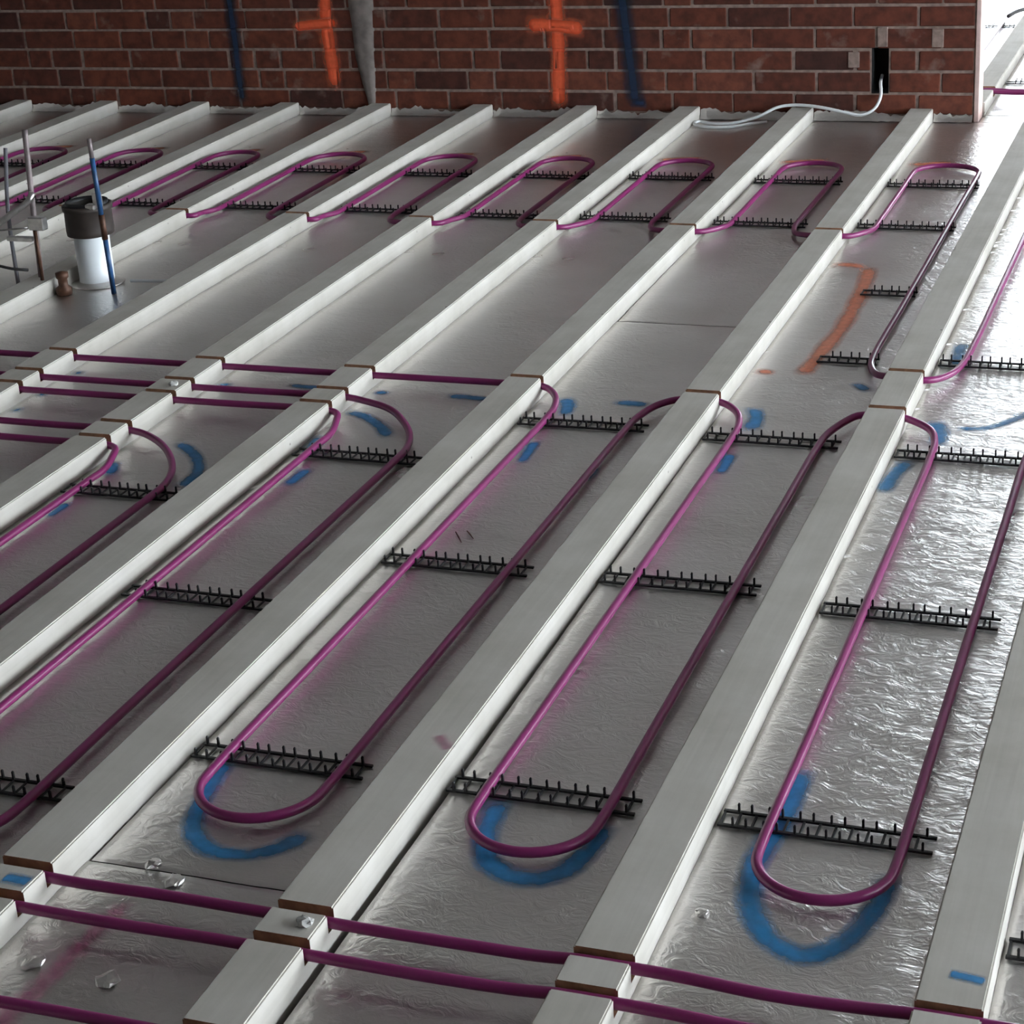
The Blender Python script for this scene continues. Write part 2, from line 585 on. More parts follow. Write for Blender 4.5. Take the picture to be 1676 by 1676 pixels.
# grey mortar-filled chase
ch = []
pts_l = [(-2.80, .52), (-2.795, .42), (-2.785, .30), (-2.782, .20), (-2.765, .11), (-2.745, .02), (-2.735, -.02)]
pts_r = [(-2.675, .52), (-2.678, .42), (-2.682, .30), (-2.690, .20), (-2.692, .11), (-2.70, .02), (-2.705, -.02)]
v, f = [], []
for (a, b) in zip(pts_l, pts_r):
    for i in range(6):
        t = i / 5
        x = a[0] * (1 - t) + b[0] * t + 0.004 * noise.noise(Vector((t * 3, a[1] * 20, 3)))
        yy = YW - (0.004 if i in (0, 5) else 0.010 + 0.004 * noise.noise(Vector((t * 5, a[1] * 30, 1))))
        v.append(wl((x, yy + (0.006 if i in (0, 5) else 0), a[1])))
for j in range(len(pts_l) - 1):
    for i in range(5):
        a = j * 6 + i
        f.append((a, a + 6, a + 7, a + 1))
o = link('mortar_patch', mesh('mortar_patch', v, f, True), 'patch', wall)
o['label'] = 'grey mortar smeared over a vertical chase'

# pale mortar blobs left in two bricks near the slot
for x, z, w_, h_ in ((-0.345, 0.268, .045, .07), (-0.555, 0.272, .04, .075), (-0.665, .185, .045, .06)):
    b = MB().bevbox(x - w_ / 2, x + w_ / 2, YW - .0022, YW + .01, z - h_ / 2, z + h_ / 2, .002)
    wbuild(b, 'mortar_smear', 'mortar')

# ------------------------------------------------------------------ joists
def joist(k, y0, y1, notches, label, group='timber floor joists', x=None):
    x0 = 0.0
    prof = [(y0, 0.0)]
    kinds = []
    nz = -0.031
    for (yc, w) in sorted(notches):
        prof += [(yc - w / 2, 0.0), (yc - w / 2, nz), (yc + w / 2, nz), (yc + w / 2, 0.0)]
    prof += [(y1, 0.0)]
    top_kind = []
    for i in range(len(prof) - 1):
        top_kind.append(0 if prof[i][1] == 0 and prof[i + 1][1] == 0 else 1)
    bm = bmesh.new()
    ref = Vector((JX[k] if x is None else x, 0, ZB))
    L = [bm.verts.new((0, y, z - ZB)) for y, z in prof]
    R = [bm.verts.new((JW, y, z - ZB)) for y, z in prof]
    faces = []
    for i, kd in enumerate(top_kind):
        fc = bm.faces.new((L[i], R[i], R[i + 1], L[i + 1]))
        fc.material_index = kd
    # sides: strips down to notch depth level then the base
    Lb = [bm.verts.new((0, y0, 0)), bm.verts.new((0, y1, 0))]
    Rb = [bm.verts.new((JW, y0, 0)), bm.verts.new((JW, y1, 0))]
    bm.faces.new([Lb[0]] + L + [Lb[1]]).material_index = 2  # left side gets the painted shade tint
    bm.faces.new([Rb[1]] + list(reversed(R)) + [Rb[0]])
    bm.faces.new((Lb[0], Rb[0], R[0], L[0]))
    bm.faces.new((Lb[1], L[-1], R[-1], Rb[1]))
    bm.faces.new((Lb[0], Lb[1], Rb[1], Rb[0]))
    bmesh.ops.recalc_face_normals(bm, faces=list(bm.faces))
    # ease the long arrises
    ed = [e for e in bm.edges if abs(e.verts[0].co.z + ZB) < 1e-6 and abs(e.verts[1].co.z + ZB) < 1e-6 and e.verts[0].co.x == e.verts[1].co.x]
    bmesh.ops.bevel(bm, geom=ed, offset=0.0025, segments=2, affect='EDGES')
    bmesh.ops.triangulate(bm, faces=[f for f in bm.faces if len(f.verts) > 4])
    me = bpy.data.meshes.new('floor_joist')
    bm.to_mesh(me)
    bm.free()
    o = link('floor_joist', me, ['timber', 'raw', 'shade_timber'])
    o.location = ref
    tag(o, label, 'joist', group)
    return o

NW = 0.021
F1, F2, F3 = -0.742, -0.822, -1.03
ROWS_LEFT = [(1.555, NW), (1.385, NW), (1.285, NW), (1.062, NW), (0.960, NW)]
for k in range(-11, 3):
    nt = [(ROW_N, NW)] if k <= -1 else []
    if k in (-6, -5, -4):
        nt += ROWS_LEFT
    if k == -3:
        nt += ROWS_LEFT[:3]
    if k == -2:
        nt += [(1.555, NW)]
    if k == -1:
        nt += [(1.518, NW)]
    if k in (0, 1):
        nt += [(1.485, NW), (ROW_R, NW)]
    if k >= -3:
        nt += [(F1, .022), (F2, .022), (F3, .022)]
    if k >= 0:
        nt += [(5.275, .07)]
    y1 = YW - 0.006 if k <= -1 else YFAR
    if k <= -1:
        lab = 'grey timber floor joist meeting the brick wall, %s from its right corner' % ORD[-k]
    else:
        lab = {0: 'long grey timber joist running past the right end of the brick wall',
               1: 'grey timber joist at the bottom right corner of the floor',
               2: 'grey timber joist furthest to the right'}[k]
    joist(k, YN, y1, nt, lab)
XB = -0.264          # the joists behind the wall are set off from those in front
joist(-1, YW + WT + 0.010, YFAR, [(5.275, .07)], 'bright joist glimpsed behind the right end of the brick wall', x=XB)

# ------------------------------------------------------------------ foil faced boards in the bays
def fz(x, y):
    a = noise.noise(Vector((x * 16, y * 22, 0.3)))
    b = noise.noise(Vector((x * 42 + 5, y * 60, 1.7)))
    return 0.0011 * a + 0.0005 * b - 0.0012

def foil_patch(xa, xb, y0, y1, step=0.014, up=None):
    """top grid + skirts down to the sub floor; xa, xb are functions of y"""
    nx = max(2, int(round((xb(y0) - xa(y0)) / step)))
    ny = max(2, int(round((y1 - y0) / step)))
    V_, F_, MI = [], [], []
    for j in range(ny + 1):
        y = y0 + (y1 - y0) * j / ny
        a, b = xa(y), xb(y)
        for i in range(nx + 1):
            x = a + (b - a) * i / nx
            V_.append((x, y, ZF + fz(x, y)))
    W_ = nx + 1
    for j in range(ny):
        for i in range(nx):
            p = j * W_ + i
            F_.append((p, p + 1, p + W_ + 1, p + W_))
            MI.append(0)
    n0 = len(V_)
    for (x, y) in ((xa(y0), y0), (xb(y0), y0), (xb(y1), y1), (xa(y1), y1)):
        V_.append((x, y, ZB))
    sides = [([i for i in range(W_)], n0, n0 + 1), ([j * W_ + nx for j in range(ny + 1)], n0 + 1, n0 + 2),
             ([ny * W_ + i for i in reversed(range(W_))], n0 + 2, n0 + 3), ([j * W_ for j in reversed(range(ny + 1))], n0 + 3, n0)]
    for line, a, b in sides:
        h = len(line) // 2
        for p, q in zip(line[:h], line[1:h + 1]):
            F_.append((a, q, p)); MI.append(1)
        F_.append((a, b, line[h])); MI.append(1)
        for p, q in zip(line[h:-1], line[h + 1:]):
            F_.append((b, q, p)); MI.append(1)
    return V_, F_, MI

boards = {}
def board(k, y0, y1, label, gl=None, key=None, patches=None):
    G = 0.0006
    gl = gl or (lambda y: G)
    org = Vector((JX[k] + JW, y0, ZB))
    if patches is None:
        xb_ = JX[k + 1] - G if k + 1 in JX else JX[k] + 0.455
        patches = [((lambda y: JX[k] + JW + gl(y)), (lambda y: xb_), y0, y1)]
    V_, F_, MI = [], [], []
    for p in patches:
        a, b, c = foil_patch(*p)
        i = len(V_)
        V_ += a
        F_ += [tuple(i + q for q in f_) for f_ in b]
        MI += c
    V_ = [(x - org.x, y - org.y, z - org.z) for x, y, z in V_]
    me = mesh('foil_insulation_board', V_, F_, False, None, MI)
    sm = [mi == 0 for mi in MI]
    me.polygons.foreach_set('use_smooth', sm)
    o = link('foil_insulation_board', me, ['foil', 'board'])
    o.location = org
    tag(o, label, 'insulation board', 'foil-faced boards between the joists')
    boards[key or k] = o
    return o

for k in range(-11, 2):
    if k == -2:
        board(k, YN, -0.643, 'front foil-faced board right of the second joist from the wall corner, beside dark seam', key='A0')
        board(k, -0.640, 2.186, 'long middle foil-faced board right of the second joist from the wall corner',
              gl=lambda y: max(0.0006, 0.0055 * (1 - (y + .64) / 1.2)), key='A1')
        board(k, 2.189, YW - .004, 'far foil-faced board reaching the wall right of its second joist',
              gl=lambda y: max(0.0006, 0.0045 * (1 - (y - 2.19) / 1.0)), key='A2')
    elif k == -1:
        board(k, YN, YW - .004, 'foil-faced board with an open black gap right of the first joist from the wall corner',
              gl=lambda y: 0.0135 if y < -0.6 else max(0.0006, 0.0135 - (y + 0.6) * 0.0058))
    elif k >= 0:
        board(k, YN, YFAR, {0: 'bright foil-faced board right of the joist running past the wall corner',
                           1: 'foil-faced board in the bottom right corner of the floor'}[k])
    else:
        board(k, YN, YW - .004, 'foil-faced board right of the %s' % jn(k))
# the strip that runs through the opening past the wall end
board(-1, YW - .003, YFAR, 'overexposed foil-faced board seen past the wall corner', key='thru', patches=[
    ((lambda y: XE + 0.008), (lambda y: JX[0] - .0006), YW - .003, YW + WT + .006),
    ((lambda y: XB + JW + .0006), (lambda y: JX[0] - .0006), YW + WT + .008, YFAR)])
board(-1, YW + WT + .010, YFAR, 'bright foil-faced board behind the wall, left of the glimpsed joist', key='hid', patches=[
    ((lambda y: -0.64), (lambda y: XB - .0006), YW + WT + .010, YFAR)])

# crumpled foil upstand along the foot of the wall, one per bay
for k in range(-10, 0):
    x0 = JX[k] + JW + .003
    x1 = (JX[k + 1] if k < -1 else XE - .013) - .003
    n = int((x1 - x0) / .012)
    V_, F_ = [], []
    for i in range(n + 1):
        x = x0 + (x1 - x0) * i / n
        h = 0.028 + 0.020 * noise.noise(Vector((x * 11, 3.3, k))) + 0.014 * noise.noise(Vector((x * 60, 1.3, k)))
        for j in range(5):
            t = j / 4
            y = YW - 0.004 - 0.016 * (1 - t) ** 2 - 0.009 * abs(noise.noise(Vector((x * 45, t * 4, 2))))
            V_.append((x - x0, y - YW, ZF + 0.0015 + h * t + 0.003 * noise.noise(Vector((x * 50, t * 3, 9)))))
    for i in range(n):
        for j in range(4):
            a = i * 5 + j
            F_.append((a, a + 5, a + 6, a + 1))
    me = mesh('foil_upstand', V_, F_, True)
    key = k if k in boards else 'A2'
    o = link('foil_upstand', me, 'foil')
    par = boards[key]
    o.parent = par
    o.location = Vector((x0, YW, 0)) - par.location

# ------------------------------------------------------------------ heating pipes
PR = 0.0086
ZN = -0.0222
ZC = -0.0364

def arc(cx, cy, r, a0, a1, n=12, z=ZC):
    return [(cx + r * math.cos(math.radians(a0 + (a1 - a0) * i / n)), cy + r * math.sin(math.radians(a0 + (a1 - a0) * i / n)), z) for i in range(n + 1)]

def pipe(pts, label, r=PR):
    P = catmull(pts, 0.011)
    c = Vector(P[0]); c.z = ZF
    mb = MB().tube([p - c for p in P], r, 12)
    o = mb.build('heating_pipe', 'pipe', None, True)
    o.location = c
    tag(o, label, 'pipe', 'purple heating pipes')
    return o

def straight(p, q, n=4):
    return [tuple(Vector(p).lerp(Vector(q), i / n)) for i in range(1, n)]

# front serpentine
pts = [(-2.95, 1.560, ZN), (-2.6, 1.558, ZN), (-2.0, 1.556, ZN), (-1.2, 1.555, ZN), (JX[-2] + .01, 1.555, ZN)]
spec = [(-2, -0.748, -0.537, -0.385, 1.555, 1.518), (-1, -0.278, -0.073, -0.372, 1.518, 1.487), (0, 0.183, 0.386, -0.386, 1.485, 1.485), (1, 0.640, 0.84, -0.386, 1.485, 1.485)]
for k, xl, xr, yc, ya, yb in spec:
    rt = JX[k] + JW
    lt = JX[k + 1]
    R = (xr - xl) / 2
    pts += [(rt - .012, ya - .002, ZN), (rt + .018, ya - .012, ZN - .003), (xl - .022, ya - .055, ZC + .006), (xl - .004, ya - .12, ZC + .001), (xl, ya - .20, ZC)]
    pts += straight((xl, ya - .20, ZC), (xl, yc, ZC), 5)
    pts += arc(xl + R, yc, R, 180, 360)
    if k == 1:
        pts += [(xr, 0.6, ZC), (xr, 1.2, ZC)]
        break
    pts += straight((xr, yc, ZC), (xr, yb - .20, ZC), 5)
    pts += [(xr, yb - .20, ZC), (xr + .006, yb - .11, ZC + .001), (xr + .032, yb - .035, ZC + .006), (lt - .022, yb - .006, ZN - .002), (lt + .012, yb - .001, ZN)]
pipe(pts, 'purple heating pipe snaking in long U loops through the front right bays')

# bay -3 and bay -4 hairpins, fed through the notches on the left
def hairpin(k, y_in, y_out, xl, xr, yc, label):
    rt = JX[k] + JW
    R = (xr - xl) / 2
    p = [(-2.95, y_in + .004, ZN), (-2.2, y_in + .003, ZN), (-1.9 if k == -4 else -1.6, y_in, ZN), (rt - .012, y_in - .001, ZN), (rt + .02, y_in - .010, ZN - .003), (xl - .014, y_in - .055, ZC + .006),
         (xl, y_in - .12, ZC), (xl, y_in - .20, ZC)]
    p += straight((xl, y_in - .2, ZC), (xl, yc, ZC), 5)
    p += arc(xl + R, yc, R, 180, 360)
    p += straight((xr, yc, ZC), (xr, y_out - .36, ZC), 5)
    p += [(xr, y_out - .36, ZC), (xr - .004, y_out - .28, ZC), (xr - .030, y_out - .195, ZC + .001), (xr - .080, y_out - .115, ZC + .004), (xr - .145, y_out - .048, ZC + .008),
          (rt + .035, y_out - .008, ZN - .002), (rt - .012, y_out, ZN),
          (-1.6 if k == -3 else -1.95, y_out, ZN), (-2.2, y_out + .004, ZN), (-2.95, y_out + .01, ZN)]
    pipe(p, label)
hairpin(-3, 1.285, 1.385, -1.230, -1.003, -0.56, 'purple heating pipe hairpin right of the third joist from the wall corner')
hairpin(-4, 0.960, 1.062, -1.665, -1.468, -0.90, 'purple heating pipe hairpin at the left edge, right of the fourth joist')

# far serpentine
p = [(-5.02, 3.05, ZN)]
for k in range(-11, 0):
    rt = JX[k] + JW
    lt = JX[k + 1]
    xl = JX[k] + {-1: .158, -2: .160, -3: .158, -4: .140}.get(k, .125)
    xr = JX[k + 1] - {-1: .070, -2: .095, -3: .098, -4: .090}.get(k, .115)
    R = (xr - xl) / 2
    y = ROW_N
    p += [(rt - .012, y, ZN), (rt + .018, y + .014, ZN - .003), (xl - .02, y + .075, ZC + .006), (xl - .002, y + .15, ZC), (xl, y + .25, ZC)]
    yc = 4.075 - R
    p += straight((xl, y + .25, ZC), (xl, yc, ZC), 3)
    p += arc(xl + R, yc, R, 180, 0)
    if k < -1:
        p += straight((xr, yc, ZC), (xr, y + .25, ZC), 3)
        p += [(xr, y + .25, ZC), (xr + .004, y + .13, ZC + .001), (xr + .03, y + .045, ZC + .006), (lt - .018, y + .006, ZN - .002), (lt + .012, y, ZN)]
    else:
        p += straight((xr, yc, ZC), (xr, 1.95, ZC), 5)
        p += [(xr, 1.95, ZC), (xr + .010, 1.865, ZC + .002), (xr + .038, 1.795, ZC + .007), (lt + .012, ROW_R + .006, ZN), (JX[0] + JW - .012, ROW_R - .004, ZN),
              (JX[0] + JW + .02, ROW_R + .012, ZN - .003), (0.145, 1.83, ZC + .005), (0.163, 1.93, ZC), (0.170, 2.1, ZC), (0.174, 2.6, ZC), (0.178, 3.2, ZC), (0.180, 3.9, ZC)]
        p += arc(0.285, 3.96, 0.105, 180, 0)
        p += [(0.39, 3.2, ZC), (0.39, 2.4, ZC), (0.39, 2.0, ZC)]
pipe(p, 'purple heating pipe looping through the far bays along the wall')

for (y, lab, x0) in ((F1, 'purple heating pipe crossing the foreground joists, furthest of the three front runs', -1.6), (F2, 'purple heating pipe crossing the foreground joists, middle of the three front runs', -1.6),
                     (F3, 'purple heating pipe cutting the bottom left corner, nearest of the three front runs', -1.6)):
    q = [(x0, y - .006, ZN)]
    for k in (-3, -2, -1, 0, 1, 2):
        zz = -.0145 if k >= 0 else -.0195
        q += [(JX[k] + .012, y, zz), (JX[k] + JW - .012, y, zz), (JX[k] + JW + .06, y, zz - .001), (JX[k] + JW + .19, y + random.uniform(-.003, .003), -.0200), (JX[k] + JW + .31, y, -.019)]
    pipe(q, lab)
for dy, lab in ((0.019, 'further of two purple pipes lying behind the wall corner'), (-0.016, 'nearer of two purple pipes lying behind the wall corner')):
    pipe([(-0.75, 5.280 + dy, ZN), (-0.40, 5.278 + dy, ZN), (-.22, 5.275 + dy, -.012), (-.08, 5.275 + dy, -.016), (0.05, 5.275 + dy, -.014), (0.3, 5.275 + dy, ZN), (0.52, 5.275 + dy, -.014)], lab)

# ------------------------------------------------------------------ black clip rails
def shared(name, mb):
    me = mesh(name, mb.v, mb.f)
    me.materials.append(M['clip'])
    return me
prong_me = None
def make_prong():
    b = MB()
    v = []
    for hx, hy, z in ((.0019, .0022, 0), (.0017, .0018, .009), (.0020, .0018, .0125), (.0010, .0010, .0150)):
        v += [(-hx, -hy, z), (hx, -hy, z), (hx, hy, z), (-hx, hy, z)]
    f = []
    for l in range(3):
        for i in range(4):
            a = l * 4 + i
            c = l * 4 + (i + 1) % 4
            f.append((a, c, c + 4, a + 4))
    f.append((12, 13, 14, 15))
    b.v, b.f = v, f
    return shared('prong', b)
prong_me = make_prong()
cross_me = shared('cross_bar', MB().bevbox(-.0020, .0020, -.019, .019, 0, .0028, .0005))
bars = {}
def bar_mesh(L):
    k = round(L, 3)
    if k not in bars:
        bars[k] = shared('side_bar', MB().bevbox(0, L, -.0032, .0032, 0, .0044, .0006))
    return bars[k]

def child(name, me, par, loc):
    o = bpy.data.objects.new(name, me)
    COL.objects.link(o)
    o.parent = par
    o.location = loc
    return o

def rail(x, y, L, rz, label, phase=0.012):
    e = empty('pipe_clip_rail', (x, y, ZF + .0004), rz)
    tag(e, label, 'clip rail', 'black pipe clip rails')
    sb = {s: child('side_bar', bar_mesh(L), e, (0, s * .021, 0)) for s in (-1, 1)}
    n = int((L - .006) / .025)
    for i in range(n + 1):
        child('cross_bar', cross_me, e, (.003 + i * .025, 0, .0004))
    a = phase
    while a < L - .004:
        for dx in (0, .0206):
            if a + dx < L - .002:
                for s in (-1, 1):
                    child('prong', prong_me, sb[s], (a + dx, 0, .004))
        a += .0485
    return e

def rail_at(xp, x0, y, L, rz, label):
    """choose the phase so that a pair of prongs grips the pipe at xp"""
    ph = (xp - .0103 - x0) % .0485
    return rail(x0, y, L, rz, label, ph)

def RT(k): return JX[k] + JW
front = {
    -2: (-.748, [(1.365, 'far'), (.53, 'middle'), (-.29, 'near')]),
    -1: (-.278, [(1.345, 'far'), (.535, 'middle'), (-.29, 'near')]),
    0: (.183, [(1.315, 'far'), (.49, 'middle'), (-.285, 'near')]),
    -3: (-1.230, [(1.065, 'far'), (.27, 'middle'), (-.48, 'near')]),
}
for k, (xp, L_) in front.items():
    for y, nm in L_:
        rail_at(xp, RT(k) + .006, y, .318 if k != 0 else .330, random.uniform(-.012, .012),
                '%s black clip rail in front loop right of %s' % (nm, jn(k)) if k != 0 else
                'black clip rail under the %s part of the rightmost front pipe loop' % nm)
rail_at(-1.665, RT(-4) + .006, .745, .290, 0.0, 'black clip rail under the pipe hairpin at the left edge of the picture')
rail_at(.640, RT(1) + .006, -.52, .318, 0.0, 'black clip rail cut off at the bottom right edge of the picture')
for k in range(-10, 0):
    xl = JX[k] + {-1: .158, -2: .160, -3: .158, -4: .140}.get(k, .125)
    for y, nm in ((3.83, 'upper'), (3.27, 'lower')):
        rail_at(xl, RT(k) + .006, y + random.uniform(-.02, .02), .305, random.uniform(-.015, .015),
                '%s black clip rail in far loop right of %s' % (nm, jn(k)))
rail_at(-.064, -.205, 2.55, .155, 0.0, 'short black clip rail beside the orange sprayed figure seven')
rail_at(-.064, -.205, 1.945, .155, 0.0, 'short black clip rail where the pipe turns below the orange seven')
rail_at(.166, RT(0) + .006, 1.965, .318, 0.0, 'black clip rail right of the long joist at the right picture edge')
rail_at(-.12, -.17, 5.63, .150, 0.0, 'black clip rail lying on bright foil behind the wall corner')

# ------------------------------------------------------------------ spray paint on the foil
def foil_stroke(key, pts, wd, m_, label):
    par = boards[key]
    P = catmull([(a, b, 0) for a, b in pts], 0.008)
    D = []
    for a, b in zip(P[:-1], P[1:]):
        n = max(1, int((b - a).length / 0.008))
        D += [a.lerp(b, i / n) for i in range(n)]
    D.append(P[-1])
    nx = 7
    V_, F_, U_ = [], [], []
    dist = [0.0]
    for a, b in zip(D[:-1], D[1:]):
        dist.append(dist[-1] + (b - a).length)
    for j, p_ in enumerate(D):
        t = (D[min(j + 1, len(D) - 1)] - D[max(j - 1, 0)]).normalized()
        s = Vector((t.y, -t.x, 0))
        ww = 1.5 * wd * (1.0 + 0.25 * noise.noise(p_ * 9))
        for i in range(nx):
            q = p_ + s * ww * (i / (nx - 1) - .5)
            V_.append(tuple(Vector((q.x, q.y, ZF + fz(q.x, q.y) + .0009)) - par.location))
            U_.append((i / (nx - 1), min(.5, min(dist[j], dist[-1] - dist[j]) / wd * .10)))
    for j in range(len(D) - 1):
        for i in range(nx - 1):
            a = j * nx + i
            F_.append((a, a + 1, a + nx + 1, a + nx))
    o = link('paint_mark', mesh('paint_mark', V_, F_, True, U_), m_, par)
    o['label'] = label
    return o

foil_stroke('A1', [(-.755, -.30), (-.735, -.42), (-.705, -.515), (-.65, -.565), (-.585, -.565), (-.54, -.53), (-.515, -.475)], .034, 'blue', 'blue sprayed arc')
foil_stroke(-1, [(-.255, -.31), (-.238, -.43), (-.205, -.495), (-.15, -.52), (-.10, -.50), (-.075, -.43), (-.065, -.34)], .036, 'blue', 'blue sprayed arc')
foil_stroke(0, [(.195, -.10), (.193, -.24), (.180, -.41), (.20, -.505), (.245, -.58), (.30, -.605), (.345, -.56), (.372, -.47), (.378, -.37)], .036, 'blue', 'blue sprayed arc')
foil_stroke(-3, [(-1.278, 1.355), (-1.22, 1.335), (-1.15, 1.275), (-1.09, 1.20)], .035, 'blue', 'blue sprayed arc')
foil_stroke(-3, [(-1.265, 1.19), (-1.255, 1.13), (-1.25, 1.05)], .035, 'blue', 'blue sprayed dash')
foil_stroke(-3, [(-1.20, .98), (-1.205, .86)], .030, 'blue', 'blue sprayed dash')
foil_stroke(-3, [(-1.27, 1.505), (-1.215, 1.505)], .026, 'blue', 'blue sprayed dash')
foil_stroke(-3, [(-1.07, 1.515), (-.93, 1.505)], .030, 'blue', 'blue sprayed dash')
foil_stroke(-4, [(-1.60, 1.075), (-1.52, 1.01), (-1.455, .91), (-1.445, .80)], .035, 'blue', 'blue sprayed arc')
foil_stroke(-4, [(-1.69, .93), (-1.65, .84)], .030, 'blue', 'blue sprayed dash')
foil_stroke(-4, [(-1.66, .68), (-1.66, .58)], .026, 'blue', 'blue sprayed dash')
foil_stroke(-4, [(-1.71, 1.49), (-1.66, 1.49)], .026, 'blue', 'blue sprayed dash')
foil_stroke(-4, [(-1.52, 1.52), (-1.38, 1.51)], .028, 'blue', 'blue sprayed dash')
for y in (1.51, 1.33, 1.21):
    foil_stroke(-5, [(-2.165, y), (-2.12, y + .004)], .030, 'blue', 'blue sprayed dash')
foil_stroke('A1', [(-.765, 1.56), (-.735, 1.49), (-.725, 1.42)], .034, 'blue', 'blue sprayed dash')
foil_stroke('A1', [(-.64, 1.545), (-.53, 1.535)], .034, 'blue', 'blue sprayed dash')
foil_stroke('A1', [(-.735, 1.25), (-.722, 1.10)], .026, 'blue', 'blue sprayed dash')
foil_stroke('A1', [(-.545, 1.12), (-.545, 1.02)], .022, 'blue', 'blue sprayed dash')
foil_stroke(-1, [(-.290, 1.57), (-.262, 1.50), (-.258, 1.40)], .038, 'blue', 'blue sprayed dash')
foil_stroke(-1, [(-.262, 1.26), (-.258, 1.12)], .026, 'blue', 'blue sprayed dash')
foil_stroke(-1, [(-.085, 1.79), (-.03, 1.72)], .030, 'blue', 'blue sprayed dash')
foil_stroke(0, [(.145, 1.555), (.175, 1.47), (.182, 1.38)], .038, 'blue', 'blue sprayed dash')
foil_stroke(0, [(.205, 1.51), (.27, 1.522), (.35, 1.63), (.40, 1.78)], .026, 'blue', 'blue sprayed curve')
foil_stroke(0, [(.135, 1.29), (.118, 1.19), (.11, 1.08)], .034, 'blue', 'blue sprayed dash')
foil_stroke(0, [(.135, 2.15), (.138, 2.02), (.142, 1.95)], .034, 'blue', 'blue sprayed dash')
foil_stroke(-1, [(-.35, 2.825), (-.29, 2.835), (-.235, 2.80)], .040, 'orange', 'orange sprayed bar of the seven')
foil_stroke(-1, [(-.230, 2.82), (-.212, 2.62), (-.198, 2.26), (-.206, 2.07), (-.222, 1.82)], .042, 'orange', 'orange sprayed stem of the seven')
foil_stroke(-1, [(-.35, 1.835), (-.285, 1.825)], .030, 'orange', 'orange sprayed dash')
for k in range(-9, 0):
    key = k if k in boards else 'A2'
    x0, x1 = RT(k) + .10, JX[k + 1] - .17
    foil_stroke(key, [(x0 - .08, 4.13), ((x0 + x1) / 2, 4.17), (x1, 4.18)], .045, 'orange', 'faint orange sprayed dash')
foil_stroke('A0', [(-.700, -.72), (-.708, -.82), (-.712, -.90), (-.722, -1.02), (-.73, -1.15)], .030, 'pink', 'faded pink sprayed line')
o = joist_pink = None

# ------------------------------------------------------------------ cut-offs and marks on joists
def joist_mark(k, pts, wd, m_, label):
    j = next(o for o in COL.objects if o.name.startswith('floor_joist') and abs(o.location.x - JX[k]) < 1e-6)
    V_, F_, U_ = [], [], []
    P = [Vector((a, b, 0)) for a, b in pts]
    for i, p_ in enumerate(P):
        t = (P[min(i + 1, len(P) - 1)] - P[max(i - 1, 0)]).normalized()
        s = Vector((t.y, -t.x, 0))
        for q in range(5):
            r_ = p_ + s * wd * (q / 4 - .5)
            V_.append(tuple(Vector((r_.x, r_.y, .0006)) - j.location))
            U_.append((q / 4, .5 if 0 < i < len(P) - 1 else .02))
    for i in range(len(P) - 1):
        for q in range(4):
            a = i * 5 + q
            F_.append((a, a + 1, a + 6, a + 5))
    o = link('paint_mark', mesh('paint_mark', V_, F_, False, U_), m_, j)
    o['label'] = label
joist_mark(1, [(.505, -.665), (.53, -.668), (.552, -.672)], .026, 'blue', 'blue sprayed dab')
joist_mark(-1, [(-.395, -.225), (-.378, -.245), (-.360, -.265)], .03, 'pink', 'pink sprayed dab')

# ------------------------------------------------------------------ white cable from the slot
cable = [(-.565, YW + .06, .115), (-.562, YW + .01, .095), (-.556, YW - .02, .05), (-.575, YW - .045, .006), (-.625, YW - .06, -.016), (-.69, YW - .06, -.006), (-.77, YW - .05, .008),
         (-.835, YW - .035, .013), (-.90, YW - .03, .014), (-.96, YW - .04, .006), (-1.03, YW - .07, -.025), (-1.12, YW - .11, -.043), (-1.20, YW - .12, -.044), (-1.262, YW - .10, -.040),
         (-1.272, YW - .14, -.041), (-1.22, YW - .18, -.044), (-1.12, YW - .175, -.044), (-1.04, YW - .13, -.040), (-.99, YW - .09, -.041)]
P = catmull(cable, .012)
c = Vector((-1.1, YW - .1, ZF))
o = MB().tube([q - c for q in P], .0062, 10).build('white_cable', 'white', None, True)
o.location = c
tag(o, 'white electrical cable coming out of the black wall slot onto the floor', 'cable')

# ------------------------------------------------------------------ service pipes at the left
sx, sy = -2.562, 2.325
e = tag(empty('soil_pipe', (sx, sy, ZF)), 'white plastic soil pipe with a dark open collar, standing at the left', 'soil pipe')
MB().lathe([(.0, .0005), (.085, .0005), (.083, .004), (.062, .008), (.056, .012)], 0, 0).build('base_flashing', 'foil', e, True)
MB().lathe([(.055, .001), (.055, .190), (.051, .190), (.051, .002)], 0, 0).build('pipe_body', 'pvc', e, True)
collar = MB().lathe([(.0555, .155), (.073, .160), (.0745, .175), (.073, .235), (.078, .238), (.078, .252), (.070, .255), (.066, .250), (.066, .170), (.0, .168)], 0, 0).build('collar', 'collar', e, True)
MB().lathe([(.066, .2525), (.0665, .262), (.060, .264), (.058, .2525)], 0, 0).build('rim_gasket', 'clip', collar, True)
b = MB().bevbox(.052, .072, -.05, -.02, .25, .30, .003).bevbox(.03, .062, -.062, -.035, .248, .265, .003)
b.build('clamp_lug', 'steel', e)

def stick(name, pts, r, m_, label, cat, n=10):
    P = catmull(pts, .02)
    c = Vector(P[0])
    o = MB().tube([q - c for q in P], r, n).build(name, m_, None, True)
    o.location = c
    return tag(o, label, cat)

